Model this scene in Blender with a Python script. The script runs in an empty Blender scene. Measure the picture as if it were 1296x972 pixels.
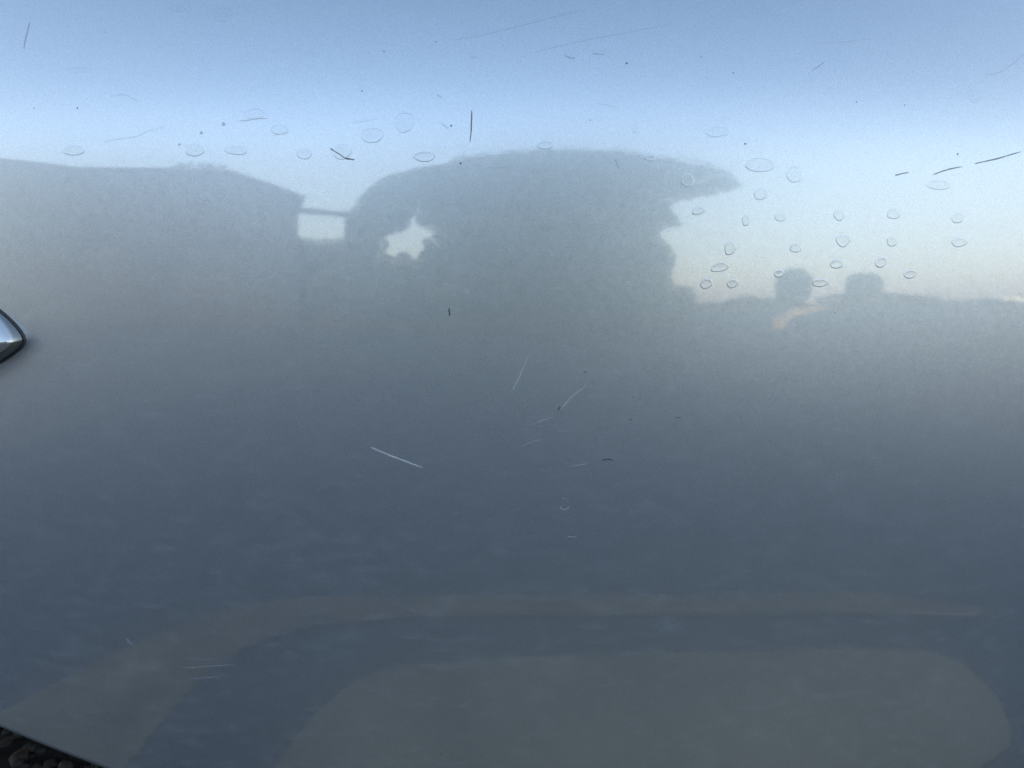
import bpy, bmesh, math, random
from mathutils import Vector, Euler
import numpy as np

R_ = math.radians
scene = bpy.context.scene
col = scene.collection

# ---------------------------------------------------------------- camera
cam_data = bpy.data.cameras.new('camera')
cam = bpy.data.objects.new('camera', cam_data)
col.objects.link(cam)
cam.location = (0, -0.5, 0.85)
cam.rotation_euler = (R_(90 - 12), 0, 0)
cam_data.lens = 28
cam_data.sensor_width = 36
cam_data.clip_start = 0.01
cam_data.clip_end = 3000
cam_data.dof.use_dof = True
cam_data.dof.focus_distance = 0.51
cam_data.dof.aperture_fstop = 15
scene.camera = cam

# ---------------------------------------------------------------- sky, sun, exposure
SUN_EL, SUN_AZ = R_(13), R_(8)          # azimuth measured from +Y towards +X (behind the car, to the right)
world = bpy.data.worlds.new('World')
scene.world = world
world.use_nodes = True
nt = world.node_tree
bg = nt.nodes['Background']
sky = nt.nodes.new('ShaderNodeTexSky')
sky.sky_type = 'NISHITA'
sky.sun_disc = False
sky.sun_elevation = SUN_EL
sky.sun_rotation = SUN_AZ
sky.air_density = 1.0
sky.dust_density = 1.8
sky.ozone_density = 0.4
# whitish haze low in the sky, the same all round the horizon
geo_n = nt.nodes.new('ShaderNodeTexCoord'); sep = nt.nodes.new('ShaderNodeSeparateXYZ')
inv = nt.nodes.new('ShaderNodeMath'); inv.operation = 'SUBTRACT'; inv.inputs[0].default_value = 1; inv.use_clamp = True
pw = nt.nodes.new('ShaderNodeMath'); pw.operation = 'POWER'; pw.inputs[1].default_value = 2
ml = nt.nodes.new('ShaderNodeMath'); ml.operation = 'MULTIPLY'; ml.inputs[1].default_value = .5
hz = nt.nodes.new('ShaderNodeMix'); hz.data_type = 'RGBA'; hz.inputs['B'].default_value = (3.6, 3.2, 3.2, 1)
nt.links.new(geo_n.outputs['Generated'], sep.inputs[0]); nt.links.new(sep.outputs['Z'], inv.inputs[1])
nt.links.new(inv.outputs[0], pw.inputs[0]); nt.links.new(pw.outputs[0], ml.inputs[0]); nt.links.new(ml.outputs[0], hz.inputs['Factor'])
nt.links.new(sky.outputs[0], hz.inputs['A']); nt.links.new(hz.outputs['Result'], bg.inputs[0])
bg.inputs[1].default_value = 0.15

sun_data = bpy.data.lights.new('sun', 'SUN')
sun_data.energy = 1.1
sun_data.angle = R_(0.5)
sun_data.color = (1.0, 0.78, 0.52)
sun = bpy.data.objects.new('sun', sun_data)
sdir = Vector((math.sin(SUN_AZ) * math.cos(SUN_EL), math.cos(SUN_AZ) * math.cos(SUN_EL), math.sin(SUN_EL)))
sun.rotation_euler = (-sdir).to_track_quat('-Z', 'Y').to_euler()
col.objects.link(sun)

vs = scene.view_settings
vs.view_transform = 'Standard'
vs.look = 'None'
vs.gamma = 1
vs.use_curve_mapping = False
vs.exposure = 3.26
SCRATCHES = [  # tone, width mm, opacity, polyline (x, z) on the panel
    ('dark', 1.38, 0.5, [(-0.30924, 0.97087), (-0.31078, 0.96208), (-0.31141, 0.95338)]),
    ('dark', 0.55, 0.4, [(-0.25161, 0.92255), (-0.24291, 0.92392), (-0.2372, 0.92141), (-0.23305, 0.91894)]),
    ('dark', 0.55, 0.4, [(-0.25629, 0.89449), (-0.24386, 0.89681), (-0.2336, 0.8977), (-0.22689, 0.9015), (-0.21568, 0.90382)]),
    ('dark', 0.92, 0.5, [(-0.16943, 0.90688), (-0.16445, 0.90685), (-0.15798, 0.90824), (-0.15153, 0.90821)]),
    ('dark', 0.46, 0.4, [(-0.14814, 0.8977), (-0.13871, 0.90004)]),
    ('dark', 1.2, 0.9, [(-0.11224, 0.88997), (-0.10737, 0.88711), (-0.10252, 0.88378), (-0.09713, 0.8833)]),
    ('dark', 1.01, 0.85, [(-0.02476, 0.91256), (-0.02476, 0.90543), (-0.02575, 0.89361)]),
    ('dark', 0.74, 0.5, [(-0.04371, 0.90546), (-0.03885, 0.90119)]),
    ('dark', 0.74, 0.6, [(-0.04617, 0.92214), (-0.04276, 0.92021)]),
    ('dark', 0.55, 0.3, [(-0.03722, 0.95575), (-0.01373, 0.9597), (0.01574, 0.96774), (0.04543, 0.97545)]),
    ('dark', 0.55, 0.3, [(0.01074, 0.94731), (0.04015, 0.95477), (0.0747, 0.96139), (0.0996, 0.96659)]),
    ('dark', 1.01, 0.55, [(0.03272, 0.94636), (0.03514, 0.94489), (0.03905, 0.94441)]),
    ('dark', 0.83, 0.5, [(0.04984, 0.94738), (0.05718, 0.94692)]),
    ('dark', 0.64, 0.5, [(-0.02538, 0.94487), (-0.02147, 0.94536)]),
    ('dark', 0.83, 0.45, [(0.06383, 0.88324), (0.06586, 0.87803)]),
    ('dark', 0.46, 0.4, [(-0.01559, 0.87847), (-0.00877, 0.87799), (0.0, 0.87941)]),
    ('dark', 0.46, 0.35, [(0.05199, 0.91689), (0.05929, 0.91595), (0.06513, 0.91406)]),
    ('dark', 0.64, 0.6, [(0.18658, 0.93751), (0.19544, 0.94353)]),
    ('dark', 0.46, 0.3, [(0.18799, 0.9544), (0.2043, 0.95562), (0.22754, 0.95848)]),
    ('dark', 0.6, 0.4, [(0.29985, 0.93703), (0.30782, 0.93716), (0.31788, 0.94286), (0.32724, 0.95064)]),
    ('dark', 1.01, 0.7, [(0.24074, 0.87415), (0.2494, 0.87612)]),
    ('dark', 0.92, 0.75, [(0.26555, 0.87473), (0.27525, 0.87816), (0.28459, 0.87966)]),
    ('dark', 0.92, 0.75, [(0.29289, 0.88165), (0.30752, 0.88466), (0.32327, 0.88915)]),
    ('dark', 0.55, 0.3, [(0.11952, 0.89616), (0.12788, 0.89714), (0.13477, 0.89907)]),
    ('dark', 1.2, 1, [(0.05909, 0.6922), (0.06218, 0.69327), (0.06635, 0.6927)]),
    ('dark', 1.56, 1, [(-0.03991, 0.7923), (-0.03947, 0.78732)]),
    ('dark', 1.47, 1, [(0.02962, 0.72601), (0.03112, 0.72863)]),
    ('dark', 0.83, 0.8, [(0.10622, 0.72138), (0.10986, 0.72082)]),
    ('dark', 0.46, 0.3, [(-0.09932, 0.90559), (-0.0905, 0.90604), (-0.0817, 0.90839)]),
    ('light', 1.38, 0.45, [(0.01008, 0.76117), (0.00607, 0.75095), (0.0, 0.73909)]),
    ('light', 1.38, 0.4, [(0.04671, 0.74161), (0.04017, 0.73748), (0.03416, 0.73019), (0.03013, 0.72601)]),
    ('light', 1.01, 0.4, [(0.02558, 0.72128), (0.01945, 0.7197), (0.01332, 0.71654)]),
    ('light', 1.01, 0.4, [(0.01904, 0.70693), (0.01236, 0.70533), (0.0067, 0.70157)]),
    ('light', 0.55, 0.4, [(0.03081, 0.71225), (0.038, 0.71276)]),
    ('light', 1.47, 0.75, [(-0.09255, 0.70118), (-0.07669, 0.69426), (-0.0587, 0.68728)]),
    ('light', 1.01, 0.45, [(0.03995, 0.68847), (0.04461, 0.68954), (0.04927, 0.69007)]),
    ('light', 0.92, 0.5, [(0.0372, 0.63831), (0.04306, 0.6377)]),
    ('light', 0.74, 0.4, [(-0.23742, 0.52998), (-0.21488, 0.53236), (-0.19723, 0.53443)]),
    ('light', 0.46, 0.3, [(-0.23353, 0.53751), (-0.21426, 0.5377)]),
    ('light', 0.69, 0.35, [(-0.23388, 0.52072), (-0.22313, 0.52191), (-0.21119, 0.5238)]),
    ('light', 0.46, 0.25, [(0.28769, 0.5734), (0.31179, 0.57085), (0.33603, 0.56947)]),
    ('light', 2.76, 0.25, [(-0.27684, 0.55188), (-0.27326, 0.54812)]),
    ('light', 1.84, 0.2, [(-0.13127, 0.63899), (-0.12869, 0.63728)]),
    ('light', 1.1, 0.5, [(0.03206, 0.66069), (0.03316, 0.65786), (0.03684, 0.65784), (0.03784, 0.66067)]),
]
SPECKS = [(0.04705,0.7514,1.5), (0.07689,0.72001,1.5), (0.21926,0.67829,1.0), (0.14929,0.72147,1.1), (-0.03166,0.88084,1.5), (0.14426,0.89293,1.7), (0.21473,0.91877,1.2), (-0.258,0.96307,1.0), (-0.2732,0.91547,1.3), (-0.30204,0.9158,1.0), (-0.2073,0.89274,2.1), (-0.19302,0.89984,2.3), (-0.17893,0.90502,2.5), (-0.04702,0.95479,1.1), (0.0708,0.94157,1.7), (0.04808,0.90689,1.0), (0.28101,0.8874,1.3), (-0.07929,0.94898,1.1), (-0.09256,0.92469,1.0), (0.24582,0.91712,1.0), (-0.05253,0.46047,1.2), (-0.03739,0.90355,1.5), (0.13712,0.9361,1.1), (0.11714,0.94576,1.0), (0.20683,0.78854,1.0), ]
SPOTS = [  # x, z, width mm, height mm, outline, rim strength
    (-0.27622, 0.88931, 14.6, 8.2, 'half', 0.8),
    (-0.1978, 0.88934, 12.6, 7.7, 'oval', 1),
    (-0.17122, 0.88875, 15.0, 6.7, 'half', 1),
    (-0.12856, 0.8867, 9.9, 6.2, 'oval', 0.8),
    (-0.1049, 0.88806, 11.8, 9.5, 'round', 0.6),
    (-0.14364, 0.90101, 11.9, 7.1, 'half', 0.7),
    (-0.08615, 0.89796, 13.7, 10.4, 'heart', 0.8),
    (-0.0661, 0.9055, 12.7, 11.9, 'round', 0.8),
    (-0.05405, 0.88465, 13.2, 8.1, 'half', 0.9),
    (-0.15947, 0.91065, 12.9, 8.1, 'half', 0.6),
    (0.15405, 0.87963, 17.9, 11.0, 'half', 1.3),
    (0.17623, 0.87443, 10.0, 10.5, 'round', 1),
    (0.15517, 0.8624, 9.0, 7.2, 'round', 1),
    (0.11617, 0.85228, 8.9, 5.8, 'bean', 1),
    (0.14627, 0.84649, 5.0, 6.8, 'oval', 1),
    (0.16829, 0.84842, 7.1, 5.3, 'round', 1),
    (0.1369, 0.8295, 7.5, 8.3, 'oval', 1.5),
    (0.17879, 0.82941, 7.6, 5.9, 'oval', 1.2),
    (0.20574, 0.84939, 7.2, 6.8, 'drop', 1.3),
    (0.24113, 0.85036, 8.8, 6.3, 'oval', 1.3),
    (0.28365, 0.84791, 8.5, 6.4, 'oval', 1.3),
    (0.20918, 0.83376, 9.7, 7.9, 'drop', 1.4),
    (0.24122, 0.8332, 7.3, 5.9, 'round', 1.3),
    (0.28591, 0.83258, 10.6, 6.4, 'drop', 1.4),
    (0.20591, 0.81949, 8.8, 5.9, 'oval', 1.3),
    (0.23481, 0.82036, 8.3, 6.5, 'oval', 1.3),
    (0.2547, 0.8128, 8.9, 5.5, 'oval', 1.3),
    (0.19582, 0.80764, 10.3, 5.5, 'oval', 1.3),
    (0.13082, 0.81776, 11.1, 7.4, 'bean', 1.4),
    (0.12265, 0.80744, 8.0, 6.4, 'oval', 1.4),
    (0.13929, 0.80739, 7.1, 5.9, 'oval', 1.2),
    (0.16891, 0.8137, 7.1, 4.9, 'oval', 1.2),
    (0.26963, 0.86795, 15.7, 7.3, 'half', 0.7),
    (-0.18273, 0.9726, 13.2, 11.3, 'round', 0.5),
    (-0.21149, 0.97929, 15.5, 10.5, 'round', 0.4),
    (-0.27312, 0.93811, 17.8, 6.0, 'half', 0.4),
    (0.12687, 0.89952, 14.8, 7.6, 'half', 0.5),
    (0.10872, 0.87095, 7.9, 8.6, 'round', 0.7),
    (0.02041, 0.89171, 10.7, 6.6, 'half', 0.5),
    (0.29168, 0.92254, 10.5, 9.8, 'round', 0.4),
    (0.03466, 0.66238, 6.3, 7.9, 'half', 0.6),
    (0.07586, 0.9022, 4.9, 5.7, 'round', 0.4),
    (0.08534, 0.88422, 7.8, 4.7, 'half', 0.5),
]
HANDLE = [(-0.37102, 0.81044), (-0.3499, 0.79939), (-0.33433, 0.78981), (-0.32728, 0.78372), (-0.3214, 0.77709), (-0.31823, 0.77091), (-0.31926, 0.76673), (-0.32423, 0.76194), (-0.33865, 0.75325), (-0.35652, 0.74597), (-0.38052, 0.73841)]
# outlines (x, z) in metres of the things across the street, each at its own distance
HOUSE_TOP = [(-4.95, 3.78), (-6.13, 4.25), (-6.98, 4.65), (-8.52, 4.83), (-9.9, 4.89), (-11.38, 5.0), (-12.74, 5.41), (-14.2, 5.8), (-16.13, 6.28)]
SPIKY_TOP = [(-14.88, 7.34), (-13.86, 7.56), (-13.44, 7.83), (-13.05, 7.6), (-12.63, 7.8), (-12.14, 7.43), (-11.24, 7.14)]
BEAM = [(-5.1, 3.4), (-3.82, 3.27), (-3.82, 3.14), (-5.1, 3.26)]
HEDGE_TOP = [(-6.4, 2.68), (-5.52, 2.72), (-5.09, 2.65), (-4.67, 2.69), (-4.25, 2.65), (-3.62, 2.69)]
TREE_LINE = [(-3.41, 1.77), (-3.44, 2.32), (-3.42, 2.54), (-3.38, 2.85), (-3.18, 3.16), (-3.05, 3.37), (-2.72, 3.72), (-2.43, 3.89), (-2.07, 4.09), (-1.42, 4.29), (-0.45, 4.69), (0.85, 5.04), (2.16, 4.95), (3.15, 4.51), (3.97, 4.15), (4.56, 3.9), (4.85, 3.6), (4.21, 3.35), (3.61, 3.24), (3.2, 3.27), (3.28, 3.04), (3.49, 2.6), (3.08, 2.5), (3.03, 2.35), (3.24, 2.1), (3.38, 1.77), (3.25, 1.37), (3.32, 1.19), (3.75, 1.18), (3.8, 0.74)]
TREE_GAP = [(-1.98, 2.78), (-1.94, 2.59), (-1.86, 2.5), (-1.62, 2.44), (-1.65, 2.31), (-1.82, 2.24), (-1.8, 2.1), (-1.9, 1.91), (-2.01, 1.82), (-2.09, 1.93), (-2.19, 1.99), (-2.3, 1.97), (-2.39, 1.88), (-2.58, 1.99), (-2.47, 2.11), (-2.52, 2.32), (-2.3, 2.39), (-2.14, 2.48)]
LOW_HEDGE = [(11.88, 0.54), (14.83, 0.75), (15.1, 0.43), (15.97, 0.27), (16.36, 0.74), (17.17, 0.65), (17.5, 1.03), (18.44, 1.1), (18.78, 1.4), (19.95, 1.32), (20.37, 1.01), (21.48, 1.15), (23.39, 0.9), (25.21, 0.39), (26.24, 0.46), (26.66, 0.85), (27.56, 0.76), (28.0, 1.07), (29.28, 1.14)]
ROUND_A = [(22.09, 0.43), (25.48, 3.95)]
ROUND_B = [(28.58, 0.84), (32.32, 3.55)]
GARAGE = [(29.66, 1.21), (31.97, 1.57), (37.9, 1.01), (38.33, -0.36)]
FAR_HEDGE = [(46.08, 0.25), (49.32, -0.03), (53.78, 0.31), (58.51, 0.43), (63.51, 0.77), (70.27, 0.87)]

# ---------------------------------------------------------------- helpers
def link(name, me, m=None, parent=None):
    o = bpy.data.objects.new(name, me)
    col.objects.link(o)
    if m: me.materials.append(m)
    if parent: o.parent = parent
    return o

def mesh_from(name, verts, faces, smooth=False):
    me = bpy.data.meshes.new(name)
    me.from_pydata(verts, [], faces)
    me.update()
    if smooth: me.shade_smooth()
    return me

def thing(name, label, cat, loc=(0, 0, 0), rz=0, group=None):
    o = bpy.data.objects.new(name, None)
    col.objects.link(o)
    o.location = loc
    o.rotation_euler = (0, 0, rz)
    o['label'] = label
    o['category'] = cat
    if group: o['group'] = group
    return o

class MB:
    def __init__(s): s.v = []; s.f = []
    def add(s, v, f):
        b = len(s.v); s.v += [tuple(p) for p in v]; s.f += [tuple(i + b for i in q) for q in f]
    def box(s, a, b):
        x0, y0, z0 = a; x1, y1, z1 = b
        s.add([(x0,y0,z0),(x1,y0,z0),(x1,y1,z0),(x0,y1,z0),(x0,y0,z1),(x1,y0,z1),(x1,y1,z1),(x0,y1,z1)],
              [(0,3,2,1),(4,5,6,7),(0,1,5,4),(1,2,6,5),(2,3,7,6),(3,0,4,7)])
    def prism(s, pts, y0, y1):                      # outline in x,z, extruded along y
        n = len(pts)
        s.add([(x, y0, z) for x, z in pts] + [(x, y1, z) for x, z in pts],
              [tuple(range(n)), tuple(range(2*n-1, n-1, -1))] + [(i, i+n, (i+1) % n + n, (i+1) % n) for i in range(n)])
    def slab(s, pts, z0, z1):                       # outline in x,y, extruded along z
        n = len(pts)
        s.add([(x, y, z0) for x, y in pts] + [(x, y, z1) for x, y in pts],
              [tuple(range(n-1, -1, -1)), tuple(range(n, 2*n))] + [(i, (i+1) % n, (i+1) % n + n, i+n) for i in range(n)])
    def tube(s, pts, rad, n=8):
        rings = []
        for i, p in enumerate(pts):
            p = Vector(p)
            t = (Vector(pts[min(i+1, len(pts)-1)]) - Vector(pts[max(i-1, 0)])).normalized()
            a = t.orthogonal().normalized(); b = t.cross(a)
            rings.append([p + (a*math.cos(k*2*math.pi/n) + b*math.sin(k*2*math.pi/n)) * rad[i] for k in range(n)])
        v = [q for r in rings for q in r]
        f = [(i*n+k, i*n+(k+1) % n, (i+1)*n+(k+1) % n, (i+1)*n+k) for i in range(len(pts)-1) for k in range(n)]
        f += [tuple(range(n-1, -1, -1)), tuple(range((len(pts)-1)*n, len(pts)*n))]
        s.add(v, f)
    def build(s, name, m, parent=None, smooth=False):
        me = mesh_from(name, s.v, s.f, smooth)
        bm = bmesh.new(); bm.from_mesh(me); bmesh.ops.recalc_face_normals(bm, faces=bm.faces); bm.to_mesh(me); bm.free()
        return link(name, me, m, parent)

def mat(name, color, rough=0.8, metal=0.0, var=0.0, scale=5.0, spec=0.5):
    m = bpy.data.materials.new(name); m.use_nodes = True
    n = m.node_tree.nodes; l = m.node_tree.links
    b = n['Principled BSDF']
    b.inputs['Base Color'].default_value = (*color, 1)
    b.inputs['Roughness'].default_value = rough
    b.inputs['Metallic'].default_value = metal
    b.inputs['Specular IOR Level'].default_value = spec
    if var:
        tc = n.new('ShaderNodeTexCoord'); ns = n.new('ShaderNodeTexNoise'); ns.inputs['Scale'].default_value = scale
        ns.inputs['Detail'].default_value = 6
        r = n.new('ShaderNodeValToRGB')
        r.color_ramp.elements[0].position = .3; r.color_ramp.elements[1].position = .7
        r.color_ramp.elements[0].color = (*[c*(1-var) for c in color], 1)
        r.color_ramp.elements[1].color = (*[min(1, c*(1+var)) for c in color], 1)
        l.new(tc.outputs['Object'], ns.inputs['Vector']); l.new(ns.outputs[0], r.inputs[0]); l.new(r.outputs[0], b.inputs['Base Color'])
    return m

# ---------------------------------------------------------------- paint
def paint_material(name, dust=1.0, coat_rough=0.036):
    m = bpy.data.materials.new(name); m.use_nodes = True
    n = m.node_tree.nodes; l = m.node_tree.links
    b = n['Principled BSDF']
    b.inputs['Metallic'].default_value = PAINT_METAL
    b.inputs['Roughness'].default_value = PAINT_ROUGH
    b.inputs['Coat Weight'].default_value = 1.0
    b.inputs['Coat Roughness'].default_value = coat_rough
    b.inputs['Coat IOR'].default_value = 1.5
    tc = n.new('ShaderNodeTexCoord'); geo = n.new('ShaderNodeNewGeometry')
    def noise(scale, detail=2.0, stretch=None):
        t = n.new('ShaderNodeTexNoise'); t.inputs['Scale'].default_value = scale; t.inputs['Detail'].default_value = detail
        if stretch:
            mp = n.new('ShaderNodeMapping'); mp.inputs['Scale'].default_value = stretch
            l.new(tc.outputs['Object'], mp.inputs[0]); l.new(mp.outputs[0], t.inputs['Vector'])
        else: l.new(tc.outputs['Object'], t.inputs['Vector'])
        return t
    def perturbed(sources):
        cur = geo.outputs['Normal']
        for t, k in sources:
            s = n.new('ShaderNodeVectorMath'); s.operation = 'SUBTRACT'; s.inputs[1].default_value = (.5, .5, .5)
            l.new(t.outputs['Color'], s.inputs[0])
            q = n.new('ShaderNodeVectorMath'); q.operation = 'SCALE'; q.inputs['Scale'].default_value = k
            l.new(s.outputs[0], q.inputs[0])
            a = n.new('ShaderNodeVectorMath'); a.operation = 'ADD'
            l.new(cur, a.inputs[0]); l.new(q.outputs[0], a.inputs[1]); cur = a.outputs[0]
        z = n.new('ShaderNodeVectorMath'); z.operation = 'NORMALIZE'; l.new(cur, z.inputs[0])
        return z.outputs[0]
    l.new(perturbed([(noise(1700, 1), FLAKE), (noise(260, 1), FLAKE*.3)]), b.inputs['Normal'])      # metal flakes in the base coat
    l.new(perturbed([(noise(140, 1), PEEL), (noise(25, 1), PEEL*.6)]), b.inputs['Coat Normal'])    # orange peel in the clear coat
    # flake colour variation
    fl = noise(2000, 1); r = n.new('ShaderNodeValToRGB')
    r.color_ramp.elements[0].position = .3; r.color_ramp.elements[1].position = .7
    r.color_ramp.elements[0].color = (*[c*.86 for c in PAINT], 1); r.color_ramp.elements[1].color = (*[c*1.14 for c in PAINT], 1)
    l.new(fl.outputs[0], r.inputs[0]); l.new(r.outputs[0], b.inputs['Base Color'])
    # thin uneven film of dried dust
    d = n.new('ShaderNodeBsdfDiffuse'); d.inputs[0].default_value = (.29, .33, .37, 1)
    d1 = noise(60, 6, (1, 1, 2.6)); rr = n.new('ShaderNodeMapRange')
    rr.inputs['From Min'].default_value = .50; rr.inputs['From Max'].default_value = .80
    rr.inputs['To Min'].default_value = .012*dust; rr.inputs['To Max'].default_value = .060*dust
    l.new(d1.outputs[0], rr.inputs['Value'])
    mx = n.new('ShaderNodeMixShader'); out = n['Material Output']
    l.new(rr.outputs[0], mx.inputs[0]); l.new(b.outputs[0], mx.inputs[1]); l.new(d.outputs[0], mx.inputs[2]); l.new(mx.outputs[0], out.inputs[0])
    return m
PAINT = (.184, .209, .231)
PAINT_METAL, PAINT_ROUGH, FLAKE, PEEL = .95, .38, .12, .0022
paint = paint_material('metallic_paint')
film = paint_material('dried_film_on_paint', 1.3, .05)
film.node_tree.nodes['Principled BSDF'].inputs['Coat Weight'].default_value = .80

# ---------------------------------------------------------------- shape of the car's side
RX = 3.2                                             # fore-and-aft curve of the panel, metres
TAB = [(-0.05, -9), (0.25, -7.5), (0.463, -6), (0.581, -5), (0.656, -3), (0.744, 1.0), (0.795, 3.1), (0.841, 4.4), (0.877, 5.6), (0.888, 7.0), (0.905, 11), (0.932, 17.5), (0.972, 23.5), (1.05, 38)]
ZZ = np.linspace(-.05, 1.05, 1101)
_n = np.interp(ZZ, [a for a, b in TAB], [b for a, b in TAB])
_k = np.exp(-np.linspace(-3, 3, 41)**2/2); _k /= _k.sum()
NN = np.convolve(np.pad(_n, 20, 'edge'), _k, 'valid')
YY = np.concatenate([[0], np.cumsum(np.tan(np.radians((NN[1:]+NN[:-1])/2))*.001)])
YY -= np.interp(.75, ZZ, YY)
_gx = np.linspace(0, 3, 3001)
_gs = np.where(_gx < .46, _gx/RX, .03 + (.46/RX - .03)*np.exp(-(_gx-.46)/.35))   # the side runs nearly straight beyond the bulge
_gy = np.concatenate([[0], np.cumsum((_gs[1:]+_gs[:-1])/2*.001)])
def G_(x): return float(np.interp(abs(x), _gx, _gy))
def S(x, z): return float(np.interp(z, ZZ, YY)) + G_(x)
def Nrm(x, z): return Vector((math.copysign(float(np.interp(abs(x), _gx, _gs)), x), -1, math.tan(R_(float(np.interp(z, ZZ, NN)))))).normalized()
def on_panel(x, z, h=0.0):                            # point h metres off the painted surface
    return Vector((x, S(x, z), z)) + Nrm(x, z)*h

LOW = [(-1.75,.34),(-1.40,.33),(-1.27,.42),(-1.12,.60),(-.95,.68),(-.75,.645),(-.60,.565),(-.50,.517),(-.392,.4673),(-.311,.4350),(-.20,.395),(-.05,.355),(.12,.325),(.4,.30),(1.45,.30),(1.60,.50),(1.80,.67),(1.95,.70),(2.1,.67),(2.3,.5),(2.42,.30),(2.7,.30)]
def low(x): return float(np.interp(x, [a for a, b in LOW], [b for a, b in LOW]))
_xs = np.linspace(-1.75, 2.75, 451)
_lo = np.array([low(x) for x in _xs]); _kk = np.ones(9)/9
_lo2 = np.convolve(np.pad(_lo, 4, 'edge'), _kk, 'valid')
def low(x): return float(np.interp(x, _xs, _lo2))

car = thing('car', 'blue grey metallic car side panel with dried water spots and fine scratches', 'car', (0, 0, 0))

def build_panel():
    xs = np.concatenate([np.linspace(-1.6, -.5, 56), np.linspace(-.49, .49, 99), np.linspace(.5, 2.6, 106)]); nz = 260
    verts = []; ring = None
    for x in xs:
        x = float(x); zl = low(x); rows = []
        p0 = Vector((x, S(x, zl), zl))
        rows += [(x, 1.60, .04), (x, p0.y+.45, .20), (x, p0.y+.10, zl+.10), (x, p0.y+.030, zl+.012), (x, p0.y+.006, zl-.0035), (x, p0.y+.001, zl-.002)]  # unseen far side dropped almost to the ground to block sun under the car
        for i in range(nz+1):
            z = zl + (1.03-zl)*i/nz
            rows.append((x, S(x, z), z))
        y, z, a = S(x, 1.03), 1.03, 36.0              # shoulder turns over onto the bonnet
        for i in range(24):
            a = min(a+3.2, 88 - 0.0*i); y += .012*math.sin(R_(a)); z += .012*math.cos(R_(a)); rows.append((x, y, z))
        rows += [(x, 1.2, z+.01), (x, 1.60, z-.05)]
        ring = len(rows); verts += rows
    nx = len(xs); F = []
    for i in range(nx-1):
        for j in range(ring):
            k = (j+1) % ring
            F.append((i*ring+j, (i+1)*ring+j, (i+1)*ring+k, i*ring+k))
    F.append(tuple(range(ring))); F.append(tuple((nx-1)*ring + j for j in range(ring-1, -1, -1)))
    me = mesh_from('side_panel', verts, F, True)
    bm = bmesh.new(); bm.from_mesh(me); bmesh.ops.recalc_face_normals(bm, faces=bm.faces)
    for e in bm.edges:
        if len(e.link_faces) == 2 and e.calc_face_angle(0) > .6: e.smooth = False
    bm.to_mesh(me); bm.free()
    return link('side_panel', me, paint, car)
panel = build_panel()

# wheels well outside the frame, they carry the car
tyre_m = mat('tyre_rubber', (.02, .02, .02), .8, var=.3, scale=30)
rim_m = mat('alloy', (.45, .46, .47), .35, 1.0)
def wheel(x):
    w = MB()
    prof = [(.22, .03), (.30, .03), (.325, .05), (.33, .09), (.33, .17), (.325, .21), (.30, .23), (.22, .23)]
    n = 40; v = []; f = []
    for k in range(n):
        a = k*2*math.pi/n
        for r, y in prof: v.append((x + r*math.cos(a), y + G_(x) + .02, .33 + r*math.sin(a)))
    m_ = len(prof)
    for k in range(n):
        for j in range(m_): f.append((k*m_+j, k*m_+(j+1) % m_, ((k+1) % n)*m_+(j+1) % m_, ((k+1) % n)*m_+j))
    w.add(v, f); t = w.build('wheel', tyre_m, car, True)
    r = MB()
    for k in range(5):
        a = k*2*math.pi/5; c, s = math.cos(a), math.sin(a)
        pts = [(x + c*d - s*q, .33 + s*d + c*q) for d, q in ((.03, -.035), (.222, -.02), (.222, .02), (.03, .035))]
        r.prism(pts, .08 + G_(x), .11 + G_(x))
    r.prism([(x + .06*math.cos(k*math.pi/10), .33 + .06*math.sin(k*math.pi/10)) for k in range(20)], .072 + G_(x), .12 + G_(x))
    r.build('rim', rim_m, t)
wheel(-.93); wheel(1.95)

# ---------------------------------------------------------------- tapered silver handle tip with its black seal
silver = mat('satin_silver', (.27, .275, .275), .28, 1.0)
rubber = mat('black_rubber', (.010, .011, .014), .6, spec=.25)
def inset(pts, d):
    n = len(pts); out = []
    for i in range(n):
        a, b, c = Vector(pts[i-1]), Vector(pts[i]), Vector(pts[(i+1) % n])
        e1 = (b-a).normalized(); e2 = (c-b).normalized()
        nn = Vector((e1.y+e2.y, -(e1.x+e2.x))).normalized()
        out.append((b - nn*(-d)).to_tuple())
    return out
def densify(pts, it=3):
    for _ in range(it):
        q = []
        for i in range(len(pts)-1):
            a, b = pts[i], pts[i+1]
            q += [(a[0]*.75+b[0]*.25, a[1]*.75+b[1]*.25), (a[0]*.25+b[0]*.75, a[1]*.25+b[1]*.75)]
        pts = [pts[0]] + q + [pts[-1]]
    return pts
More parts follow.
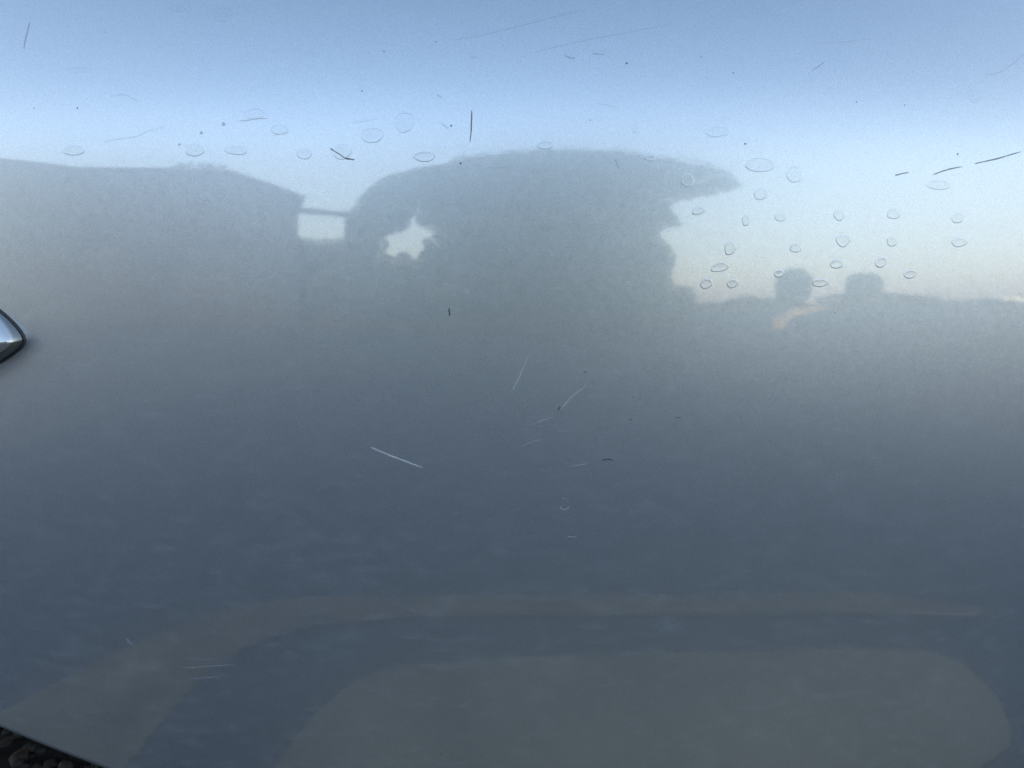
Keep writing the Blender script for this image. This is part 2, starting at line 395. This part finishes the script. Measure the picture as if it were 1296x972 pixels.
# outline continues to a second, blunt end out of the frame on the left
core = [p for p in HANDLE]
full = densify([(-.50, .765)] + [(-.48, .805)] + core[0:1] + core + core[-1:] + [(-.48, .735)] + [(-.50, .765)], 3)[:-1]
cx, cz = -.42, .771
def ring_pts(d, h):
    out = []
    for (x, z) in full:
        vx, vz = cx-x, cz-z; L = math.hypot(vx, vz)
        out.append((x, z, d, h))
    q = inset([(x, z) for x, z in full], -d)
    return [on_panel(a, b, h + (max(0, .30*(.792-b)) if h > .002 else 0)) for a, b in q]
_area = sum(full[i-1][0]*full[i][1]-full[i][0]*full[i-1][1] for i in range(len(full)))
if _area < 0: full.reverse()
def ringed(levels, name, m, parent, cap=True):
    rings = [ring_pts(d, h) for d, h in levels]; n = len(full)
    v = [p for r in rings for p in r]
    f = [(i*n+k, i*n+(k+1) % n, (i+1)*n+(k+1) % n, (i+1)*n+k) for i in range(len(rings)-1) for k in range(n)]
    if cap: f.append(tuple((len(rings)-1)*n + k for k in range(n)))
    me = mesh_from(name, v, f, True)
    bm = bmesh.new(); bm.from_mesh(me); bmesh.ops.recalc_face_normals(bm, faces=bm.faces); bm.to_mesh(me); bm.free()
    return link(name, me, m, parent)
handle = ringed([(.0010, -.0005), (.0010, .0014), (.0016, .0030), (.0032, .0050), (.0060, .0070), (.0095, .0082)], 'door_handle', silver, car)
handle['label'] = 'pointed silver end of the door handle'
gasket = ringed([(-.0003, -.0003), (-.0001, .0006), (.0003, .0011), (.0008, .0011), (.0011, .0005)], 'seal', rubber, handle, False)
gasket['label'] = 'thin black rubber seal round the silver tip'

# ---------------------------------------------------------------- dried water spots, scratches, specks: marks in the paint
def outline(kind, rnd, n=28):
    out = []
    for k in range(n):
        a = 2*math.pi*k/n; c, s = math.cos(a), math.sin(a)
        x, y = c, s
        if kind == 'half':  y = s if s > 0 else s*.42 - .38*(1-abs(c)**3); y = y*.9; x = c*(1 if s > 0 else .97)
        elif kind == 'drop': x = c*(1 + .28*s); y = s*.95
        elif kind == 'heart': y = s*(1 if s < 0 else .75+.25*abs(c)); x = c*(1-.22*(s < 0)*abs(s)) + .08*s
        elif kind == 'bean': x = c + .12*s; y = s*.85 + .22*c - .1*c*c
        elif kind == 'oval': y = s + .16*c; x = c - .08*s
        w = 1 + .05*math.sin(2*a+rnd[0]) + .035*math.sin(3*a+rnd[1]) + .02*math.sin(5*a+rnd[2])
        out.append((x*w, y*w))
    return out
def water_spot(x, z, w, h, kind, rim, i):
    rnd = random.Random(i*7+3); o = outline(kind, [rnd.random()*6.28 for _ in range(3)])
    W, H = w*.0005, h*.0005; rings = []
    for ins, ht in ((0, -.00002), (.00022, RIM_H*.55*rim), (.00050, RIM_H*rim), (.00085, RIM_H*.80*rim), (.0016, RIM_H*.62*rim)):
        fx, fy = max(.12, 1-ins/W), max(.12, 1-ins/H)
        rings.append([on_panel(x+px*W*fx, z+py*H*fy, ht) for px, py in o])
    n = len(o); v = [p for r in rings for p in r]
    f = [(a*n+k, a*n+(k+1) % n, (a+1)*n+(k+1) % n, (a+1)*n+k) for a in range(len(rings)-1) for k in range(n)]
    v.append(on_panel(x, z, RIM_H*.62*rim)); f += [((len(rings)-1)*n+k, (len(rings)-1)*n+(k+1) % n, len(v)-1) for k in range(n)]
    me = mesh_from('water_spot', v, f, True)
    return link('water_spot', me, film, panel)
RIM_H = .00006
for i, a in enumerate(SPOTS): water_spot(*a[:5], a[5]*1.5 if a[5] < 1 else a[5], i)

def mark_mat(name, color, alpha):
    m = mat(name, color, .6); m.node_tree.nodes['Principled BSDF'].inputs['Alpha'].default_value = alpha*(.74 if alpha > .65 else .46 if 'dark' in name else .66); return m
_mm = {}
def mark(tone, a):
    if (tone, a) not in _mm: _mm[(tone, a)] = mark_mat(tone + '_mark', (.022, .022, .026) if tone == 'dark' else (.24, .26, .29), a)
    return _mm[(tone, a)]
def scratch(tone, w, a, pts, i):
    pts = densify([tuple(p) for p in pts], 2); rnd = random.Random(i); n = len(pts); v = []; f = []
    for k, (x, z) in enumerate(pts):
        p, q = pts[max(k-1, 0)], pts[min(k+1, n-1)]
        t = Vector((q[0]-p[0], q[1]-p[1])).normalized(); s = Vector((-t.y, t.x))
        u = k/(n-1); ww = w*.00044*(.25 + .75*math.sin(math.pi*min(max(u*.9+.08, 0), 1))**.6)*rnd.uniform(.75, 1.15)
        x += s.x*rnd.uniform(-.12, .12)*w*.001; z += s.y*rnd.uniform(-.12, .12)*w*.001
        v += [on_panel(x+s.x*ww, z+s.y*ww, .00001), on_panel(x, z, .00008), on_panel(x-s.x*ww, z-s.y*ww, .00001)]
    for k in range(n-1): f += [(k*3, k*3+1, k*3+4, k*3+3), (k*3+1, k*3+2, k*3+5, k*3+4)]
    return link('scratch', mesh_from('scratch', v, f), mark(tone, a), panel)
for i, (tone, w, a, pts) in enumerate(SCRATCHES): scratch(tone, w, a, pts, i)

def speck(mb, x, z, r, rnd, hgt=.3):
    n = 7; ph = rnd.random()*6; st = rnd.uniform(.6, 1); v = []
    for k in range(n):
        a = 2*math.pi*k/n; q = r*rnd.uniform(.75, 1.15)
        dx, dz = q*math.cos(a), q*st*math.sin(a)
        v.append(on_panel(x + dx*math.cos(ph)-dz*math.sin(ph), z + dx*math.sin(ph)+dz*math.cos(ph), .00001))
    v.append(on_panel(x, z, r*hgt)); mb.add(v, [(k, (k+1) % n, n) for k in range(n)])
rnd = random.Random(5)
for x, z, d in SPECKS:
    mb = MB(); speck(mb, x, z, d*.0005, rnd); me = mesh_from('dirt_speck', mb.v, mb.f); link('dirt_speck', me, mark('dark', .85 if d < 2 else .6), panel)
mb = MB()
for _ in range(420):
    x, z = rnd.uniform(-.42, .42), rnd.uniform(.44, .99)
    if z < .8 and rnd.random() < .6: continue
    speck(mb, x, z, rnd.choice((.00022, .00028, .0004)), rnd)
o = link('dust', mesh_from('dust', mb.v, mb.f), mark('dark', .35), panel); o['kind'] = 'stuff'
mb = MB()
for _ in range(260):
    x, z = rnd.uniform(-.42, .42), rnd.uniform(.44, .76)
    speck(mb, x, z, rnd.choice((.00025, .0003, .0005)), rnd)
o = link('pale_dust', mesh_from('pale_dust', mb.v, mb.f), mark('light', .22), panel); o['kind'] = 'stuff'

# ---------------------------------------------------------------- ground
def structure(o): o['kind'] = 'structure'; return o
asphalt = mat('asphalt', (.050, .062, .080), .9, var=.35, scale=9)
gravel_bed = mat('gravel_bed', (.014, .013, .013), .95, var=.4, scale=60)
concrete = mat('concrete', (.24, .20, .13), .85, var=.45, scale=3.2)
edging = mat('worn_concrete', (.18, .142, .09), .85, var=.5, scale=7)
n = 64
g = MB(); g.slab([(900*math.cos(k*2*math.pi/n), 900*math.sin(k*2*math.pi/n)) for k in range(n)], -.5, 0)
structure(g.build('ground', asphalt))
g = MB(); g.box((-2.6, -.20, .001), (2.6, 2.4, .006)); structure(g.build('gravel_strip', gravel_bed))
def rounded(pts, it=3):
    for _ in range(it):
        q = []
        for i in range(len(pts)):
            a, b = pts[i], pts[(i+1) % len(pts)]
            q += [(a[0]*.75+b[0]*.25, a[1]*.75+b[1]*.25), (a[0]*.25+b[0]*.75, a[1]*.25+b[1]*.75)]
        pts = q
    return pts
pad = rounded([(-.39,-.22),(-.377,-.33),(-.345,-.45),(-.28,-.545),(-.15,-.585),(.1,-.606),(.4,-.59),(.76,-.54),(.875,-.485),(.885,-.34),(.79,-.22)], 2)
g = MB(); g.slab(pad, .001, .006); structure(g.build('paving', concrete))
outer = [(-.93,-.25),(-.87,-.38),(-.78,-.52),(-.70,-.63),(-.58,-.725),(-.42,-.775),(-.15,-.80),(.1,-.811),(.5,-.775),(.818,-.724),(.95,-.66),(1.06,-.56)]
inner = [(-.62,-.25),(-.61,-.38),(-.585,-.50),(-.53,-.595),(-.44,-.652),(-.3,-.699),(-.1,-.72),(.1,-.724),(.45,-.70),(.773,-.650),(.93,-.59),(1.05,-.555)]
outer = densify(outer, 2); inner = densify(inner, 2)
g = MB(); m_ = len(outer)
v = [(x, y, .006) for x, y in outer] + [(x, y, .006) for x, y in inner] + [(x, y, .001) for x, y in outer] + [(x, y, .001) for x, y in inner]
f = []
for k in range(m_-1):
    f += [(k, k+1, m_+k+1, m_+k), (2*m_+k, 2*m_+k+1, k+1, k), (m_+k, m_+k+1, 3*m_+k+1, 3*m_+k)]
g.add(v, f); structure(g.build('kerb', edging))

# stones lying loose under the car
ico = bmesh.new(); bmesh.ops.create_icosphere(ico, subdivisions=2, radius=1)
iv = [v.co.copy() for v in ico.verts]; jf = [tuple(v.index for v in f.verts) for f in ico.faces]; ico.free()
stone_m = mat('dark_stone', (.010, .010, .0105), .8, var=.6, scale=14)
g = MB(); rnd = random.Random(11)
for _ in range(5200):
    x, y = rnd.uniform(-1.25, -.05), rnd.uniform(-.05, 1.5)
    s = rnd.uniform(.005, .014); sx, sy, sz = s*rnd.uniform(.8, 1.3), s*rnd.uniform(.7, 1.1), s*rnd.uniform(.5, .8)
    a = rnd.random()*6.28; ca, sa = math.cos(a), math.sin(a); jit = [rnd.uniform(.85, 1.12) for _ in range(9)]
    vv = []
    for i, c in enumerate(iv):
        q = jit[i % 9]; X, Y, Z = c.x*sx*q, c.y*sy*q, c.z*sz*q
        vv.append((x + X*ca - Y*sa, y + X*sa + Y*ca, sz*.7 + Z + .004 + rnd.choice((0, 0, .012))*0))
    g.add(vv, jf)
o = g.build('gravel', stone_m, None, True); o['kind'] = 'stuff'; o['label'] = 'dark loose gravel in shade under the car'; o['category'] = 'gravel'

# ---------------------------------------------------------------- the street across from the car, seen in the paint
leaf_m = mat('foliage', (.055, .075, .035), .7, var=.35, scale=2)
bark_m = mat('bark', (.09, .07, .05), .9, var=.3, scale=8)
def inside(x, z, poly):
    c = False; n = len(poly); j = n-1
    for i in range(n):
        xi, zi = poly[i]; xj, zj = poly[j]
        if (zi > z) != (zj > z) and x < (xj-xi)*(z-zi)/(zj-zi)+xi: c = not c
        j = i
    return c
def edge_dist(x, z, poly):
    best = 9
    for i in range(len(poly)):
        ax, az = poly[i]; bx, bz = poly[(i+1) % len(poly)]; dx, dz = bx-ax, bz-az; L = dx*dx+dz*dz
        t = 0 if L == 0 else max(0, min(1, ((x-ax)*dx+(z-az)*dz)/L)); best = min(best, math.hypot(ax+t*dx-x, az+t*dz-z))
    return best
def crown(name, poly, y0, depth, count, leaf, parent, seed, holes=(), m=leaf_m, feather=False):
    r = random.Random(seed); xs = [p[0] for p in poly]; zs = [p[1] for p in poly]; v = []; f = []; c = 0
    while c < count:
        x, z = r.uniform(min(xs), max(xs)), r.uniform(min(zs), max(zs))
        if not inside(x, z, poly) or any(inside(x, z, h) for h in holes): continue
        d = min([edge_dist(x, z, poly)] + [edge_dist(x, z, h) for h in holes])
        y = y0 + r.uniform(-1, 1)*min(depth, .12 + d)
        if feather and z > .75*max(zs) and x > -1.2 and d < .35: z += r.expovariate(1/.13)
        s = leaf*r.uniform(.5, 1.1)*(1 if d > leaf*2 else .6)
        a = Vector((r.gauss(0, 1), r.gauss(0, 1), r.gauss(0, 1))).normalized(); b = a.orthogonal().normalized()
        b = (b*math.cos(r.random()*6) + a.cross(b)*math.sin(r.random()*6)).normalized(); p = Vector((x, y, z)); k = len(v)
        v += [p - a*s, p + b*s*.45, p + a*s, p - b*s*.45]; f.append((k, k+1, k+2, k+3)); c += 1
    return link(name, mesh_from(name, v, f), m, parent)
def trunk(parent, x, y, h, rad, limbs, seed):
    r = random.Random(seed); t = MB()
    t.tube([(x, y, -.1), (x+.03, y, h*.3), (x-.05, y+.05, h*.6), (x, y, h)], [rad*1.3, rad, rad*.8, rad*.4], 10)
    for (lx, lz, sz) in limbs:
        t.tube([(x, y, sz), ((x+lx)/2+.1, y+r.uniform(-.2, .2), (sz+lz)/2+.1), (lx, y, lz)], [rad*.5, rad*.35, rad*.12], 7)
    return t.build('trunk', bark_m, parent, True)

tree = thing('tree', 'large broad leafy tree mirrored in the paint, star shaped gap of sky in its crown', 'tree')
TP = TREE_LINE + [(TREE_LINE[-1][0], 0), (TREE_LINE[0][0], 0)]
_gc = Vector((-2.08, 2.28)); TREE_GAP = [tuple(_gc + (Vector(p)-_gc)*1.1) for p in TREE_GAP]
crown('crown', TP, -12, 1.5, 60000, .095, tree, 1, [TREE_GAP], feather=True)
trunk(tree, .3, -12, 3.2, .26, [(-2, 2.9, 1.2), (2.4, 3.2, 1.4), (-1, 3.5, 1.8), (1.4, 3.7, 2.0), (3.6, 3.3, 1.7)], 2)

# house on the left with its gable facing the car
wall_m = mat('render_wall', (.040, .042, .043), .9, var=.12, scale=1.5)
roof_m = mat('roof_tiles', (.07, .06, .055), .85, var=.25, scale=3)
frame_m = mat('brown_frame', (.09, .07, .06), .5)
wood_m = mat('grey_timber', (.05, .05, .05), .8, var=.2, scale=6)
door_m = mat('dark_door', (.035, .04, .042), .6)
glass_m = mat('window_glass', (.03, .035, .04), .08)
house = thing('house', 'wide grey rendered house with low gable mirrored at the left of the paint', 'house')
def splay(h, f, g):                                   # the plot widens towards the back, so the end wall runs off at an angle
    h.v = [((x*f if y < -21 else x), y, (z-.85)*g+.85 if y < -21 and z > 1 else z) for x, y, z in h.v]; return h
x0, z0 = HOUSE_TOP[0]
low_top = [(x, z-.14) for x, z in HOUSE_TOP]; low_top[0] = (x0-.2, low_top[0][1]-.08)
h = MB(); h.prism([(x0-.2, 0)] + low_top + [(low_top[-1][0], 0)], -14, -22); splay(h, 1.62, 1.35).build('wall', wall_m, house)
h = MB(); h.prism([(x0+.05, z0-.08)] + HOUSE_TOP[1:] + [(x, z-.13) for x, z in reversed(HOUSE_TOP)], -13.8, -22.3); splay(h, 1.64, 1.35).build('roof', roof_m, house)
for x, z in ((-8.2, .9), (-11, .9)):
    h = MB()
    for a, b in (((x, -14.0, z), (x+1.3, -13.93, z+.08)), ((x, -14.0, z+1.22), (x+1.3, -13.93, z+1.3)), ((x, -14.0, z+.08), (x+.08, -13.93, z+1.22)), ((x+1.22, -14.0, z+.08), (x+1.3, -13.93, z+1.22))): h.box(a, b)
    fr = h.build('window', frame_m, house); h = MB(); h.box((x+.08, -13.999, z+.08), (x+1.22, -13.96, z+1.22)); h.build('pane', glass_m, fr)
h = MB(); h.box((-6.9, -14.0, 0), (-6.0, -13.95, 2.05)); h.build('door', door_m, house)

t2 = thing('small_tree', 'spiky topped tree showing just above the house roof', 'tree')
SPIKY_TOP = [(x, z + (.42 if 0 < i < 6 else 0)) for i, (x, z) in enumerate(SPIKY_TOP)]
crown('crown', SPIKY_TOP + [(SPIKY_TOP[-1][0], 2.5), (SPIKY_TOP[0][0], 2.5)], -23.5, .6, 3000, .16, t2, 3)
trunk(t2, (SPIKY_TOP[0][0]+SPIKY_TOP[-1][0])/2, -23.5, 4, .12, [], 4)

pg = thing('pergola', 'dark timber beam spanning between the house and the large tree', 'pergola')
h = MB(); h.prism(BEAM, -14.0, -14.2); h.build('beam', wood_m, pg)
h = MB(); h.box((BEAM[1][0]-.2, -14.17, 0), (BEAM[1][0]-.06, -14.03, BEAM[2][1])); h.build('post', wood_m, pg)

def hedge(name, label, pts, y, count, leaf, seed, cat='hedge', depth=.5):
    t = thing(name, label, cat); poly = pts + [(pts[-1][0], 0), (pts[0][0], 0)]
    crown('foliage', poly, y, depth, count, leaf, t, seed); b = MB()
    b.prism([(x + (.12 if i == 0 else -.12 if i == len(pts)-1 else 0), max(.1, z-.18)) for i, (x, z) in enumerate(pts)] + [(pts[-1][0]-.12, 0), (pts[0][0]+.12, 0)], y-depth*.4, y+depth*.4)
    b.build('stem_mass', bark_m, t); return t
hedge('hedge', 'tall clipped hedge below the timber beam', HEDGE_TOP, -15.2, 9000, .10, 5)
k = 2.0
def far(pts): return [(x*k, .8+(z-.8)*k) for x, z in pts]
hedge('hedge', 'long low hedge with an uneven top, running right from the large tree', LOW_HEDGE, -48, 12000, .16, 6)
def round_tree(label, pts, seed):
    t = thing('round_tree', label, 'tree', group='round trees on the skyline')
    q = pts; xs = [p[0] for p in q]; zs = [p[1] for p in q]; cx_, cz_ = (min(xs)+max(xs))/2, (min(zs)+max(zs))/2
    rx, rz = (max(xs)-min(xs))/2, (max(zs)-min(zs))/2
    sg = lambda q: math.copysign(abs(q)**.72, q)
    poly = [(cx_ + rx*sg(math.cos(a*math.pi/12))*(1+.02*math.sin(a*math.pi/4+seed)), cz_ + rz*sg(math.sin(a*math.pi/12))*(1+.05*math.cos(a*math.pi/3+seed))) for a in range(24)]
    crown('crown', poly, -49, 1.6, 5200, .22, t, seed); trunk(t, cx_, -49, cz_, .15, [], seed)
round_tree('narrower round crowned tree, left of the two on the skyline', ROUND_A, 7)
round_tree('wider round crowned tree, right of the two on the skyline', ROUND_B, 8)
shed = thing('garage', 'long low flat roofed garage right of the round trees', 'garage')
ga, gb, gc, gd = GARAGE
h = MB(); h.box((ga[0], -56, 0), (gc[0]-.2, -48.2, gc[1]-.15)); h.build('wall', wall_m, shed)
h = MB(); h.prism([ga, gb, gc, (gc[0], gc[1]-.16), (gb[0], gb[1]-.2), (ga[0], ga[1]-.2)], -48, -56.2); h.build('roof', roof_m, shed)
hedge('hedge', 'very low far hedge beyond the garage at the right', FAR_HEDGE, -60, 7000, .35, 9)
hedge('hedge', 'far hedge behind everything at the horizon', [(-90,1.4),(-60,1.2),(-30,1.0),(0,.9),(30,.8),(60,.72)], -95, 9000, .25, 10)

stone_w = mat('pale_stone_wall', (.62, .49, .31), .85, var=.15, scale=3)
gw = thing('garden_wall', 'low pale stone wall catching warm low sunlight', 'wall')
def run(a, b, w, z0, z1):
    a, b = Vector(a), Vector(b); t = (b-a).normalized(); s = Vector((-t.y, t.x))*w/2; m = MB()
    m.slab([tuple(a+s), tuple(a-s), tuple(b-s), tuple(b+s)], z0, z1); return m
run((6.2, -13.2), (11.9, -24.5), .22, 0, .22).build('wall_run', stone_w, gw)
run((11.9, -24.5), (26.6, -48.5), .22, 0, .30).build('wall_run', stone_w, gw)
run((6.1, -13.0), (11.9, -24.5), .30, .22, .27).build('coping', stone_w, gw)
run((11.9, -24.5), (26.8, -48.8), .30, .30, .35).build('coping', stone_w, gw)

white_m = mat('white_car_paint', (.80, .79, .76), .25); dark_gl = mat('car_glass', (.02, .02, .022), .05)
def parked(label, loc, rz):
    c = thing('parked_car', label, 'car', loc, rz, 'white cars parked across the street')
    side = [(-2.1,.35),(-2.15,.75),(-1.9,.92),(-1.2,.98),(-.6,1.42),(.9,1.45),(1.6,1.0),(2.1,.9),(2.15,.4)]
    m = MB(); m.prism(side, -.85, .85); m.build('body', white_m, c)
    m = MB(); m.prism([(-1.05,1.0),(-.58,1.36),(.85,1.38),(1.4,1.02)], -.86, .86); m.build('window', dark_gl, c)
    for x in (-1.3, 1.3):
        for y in (-.88, .70):
            m = MB(); m.prism([(x+.32*math.cos(a*math.pi/10), .32+.32*math.sin(a*math.pi/10)) for a in range(20)], y, y+.2); m.build('wheel', tyre_m, c)
    return c
parked('white car parked at the far end of the low stone wall', (27.6, -54, 0), R_(118))
parked('white car catching the sun at the far right of the skyline', (56.6, -58, 0), R_(25))
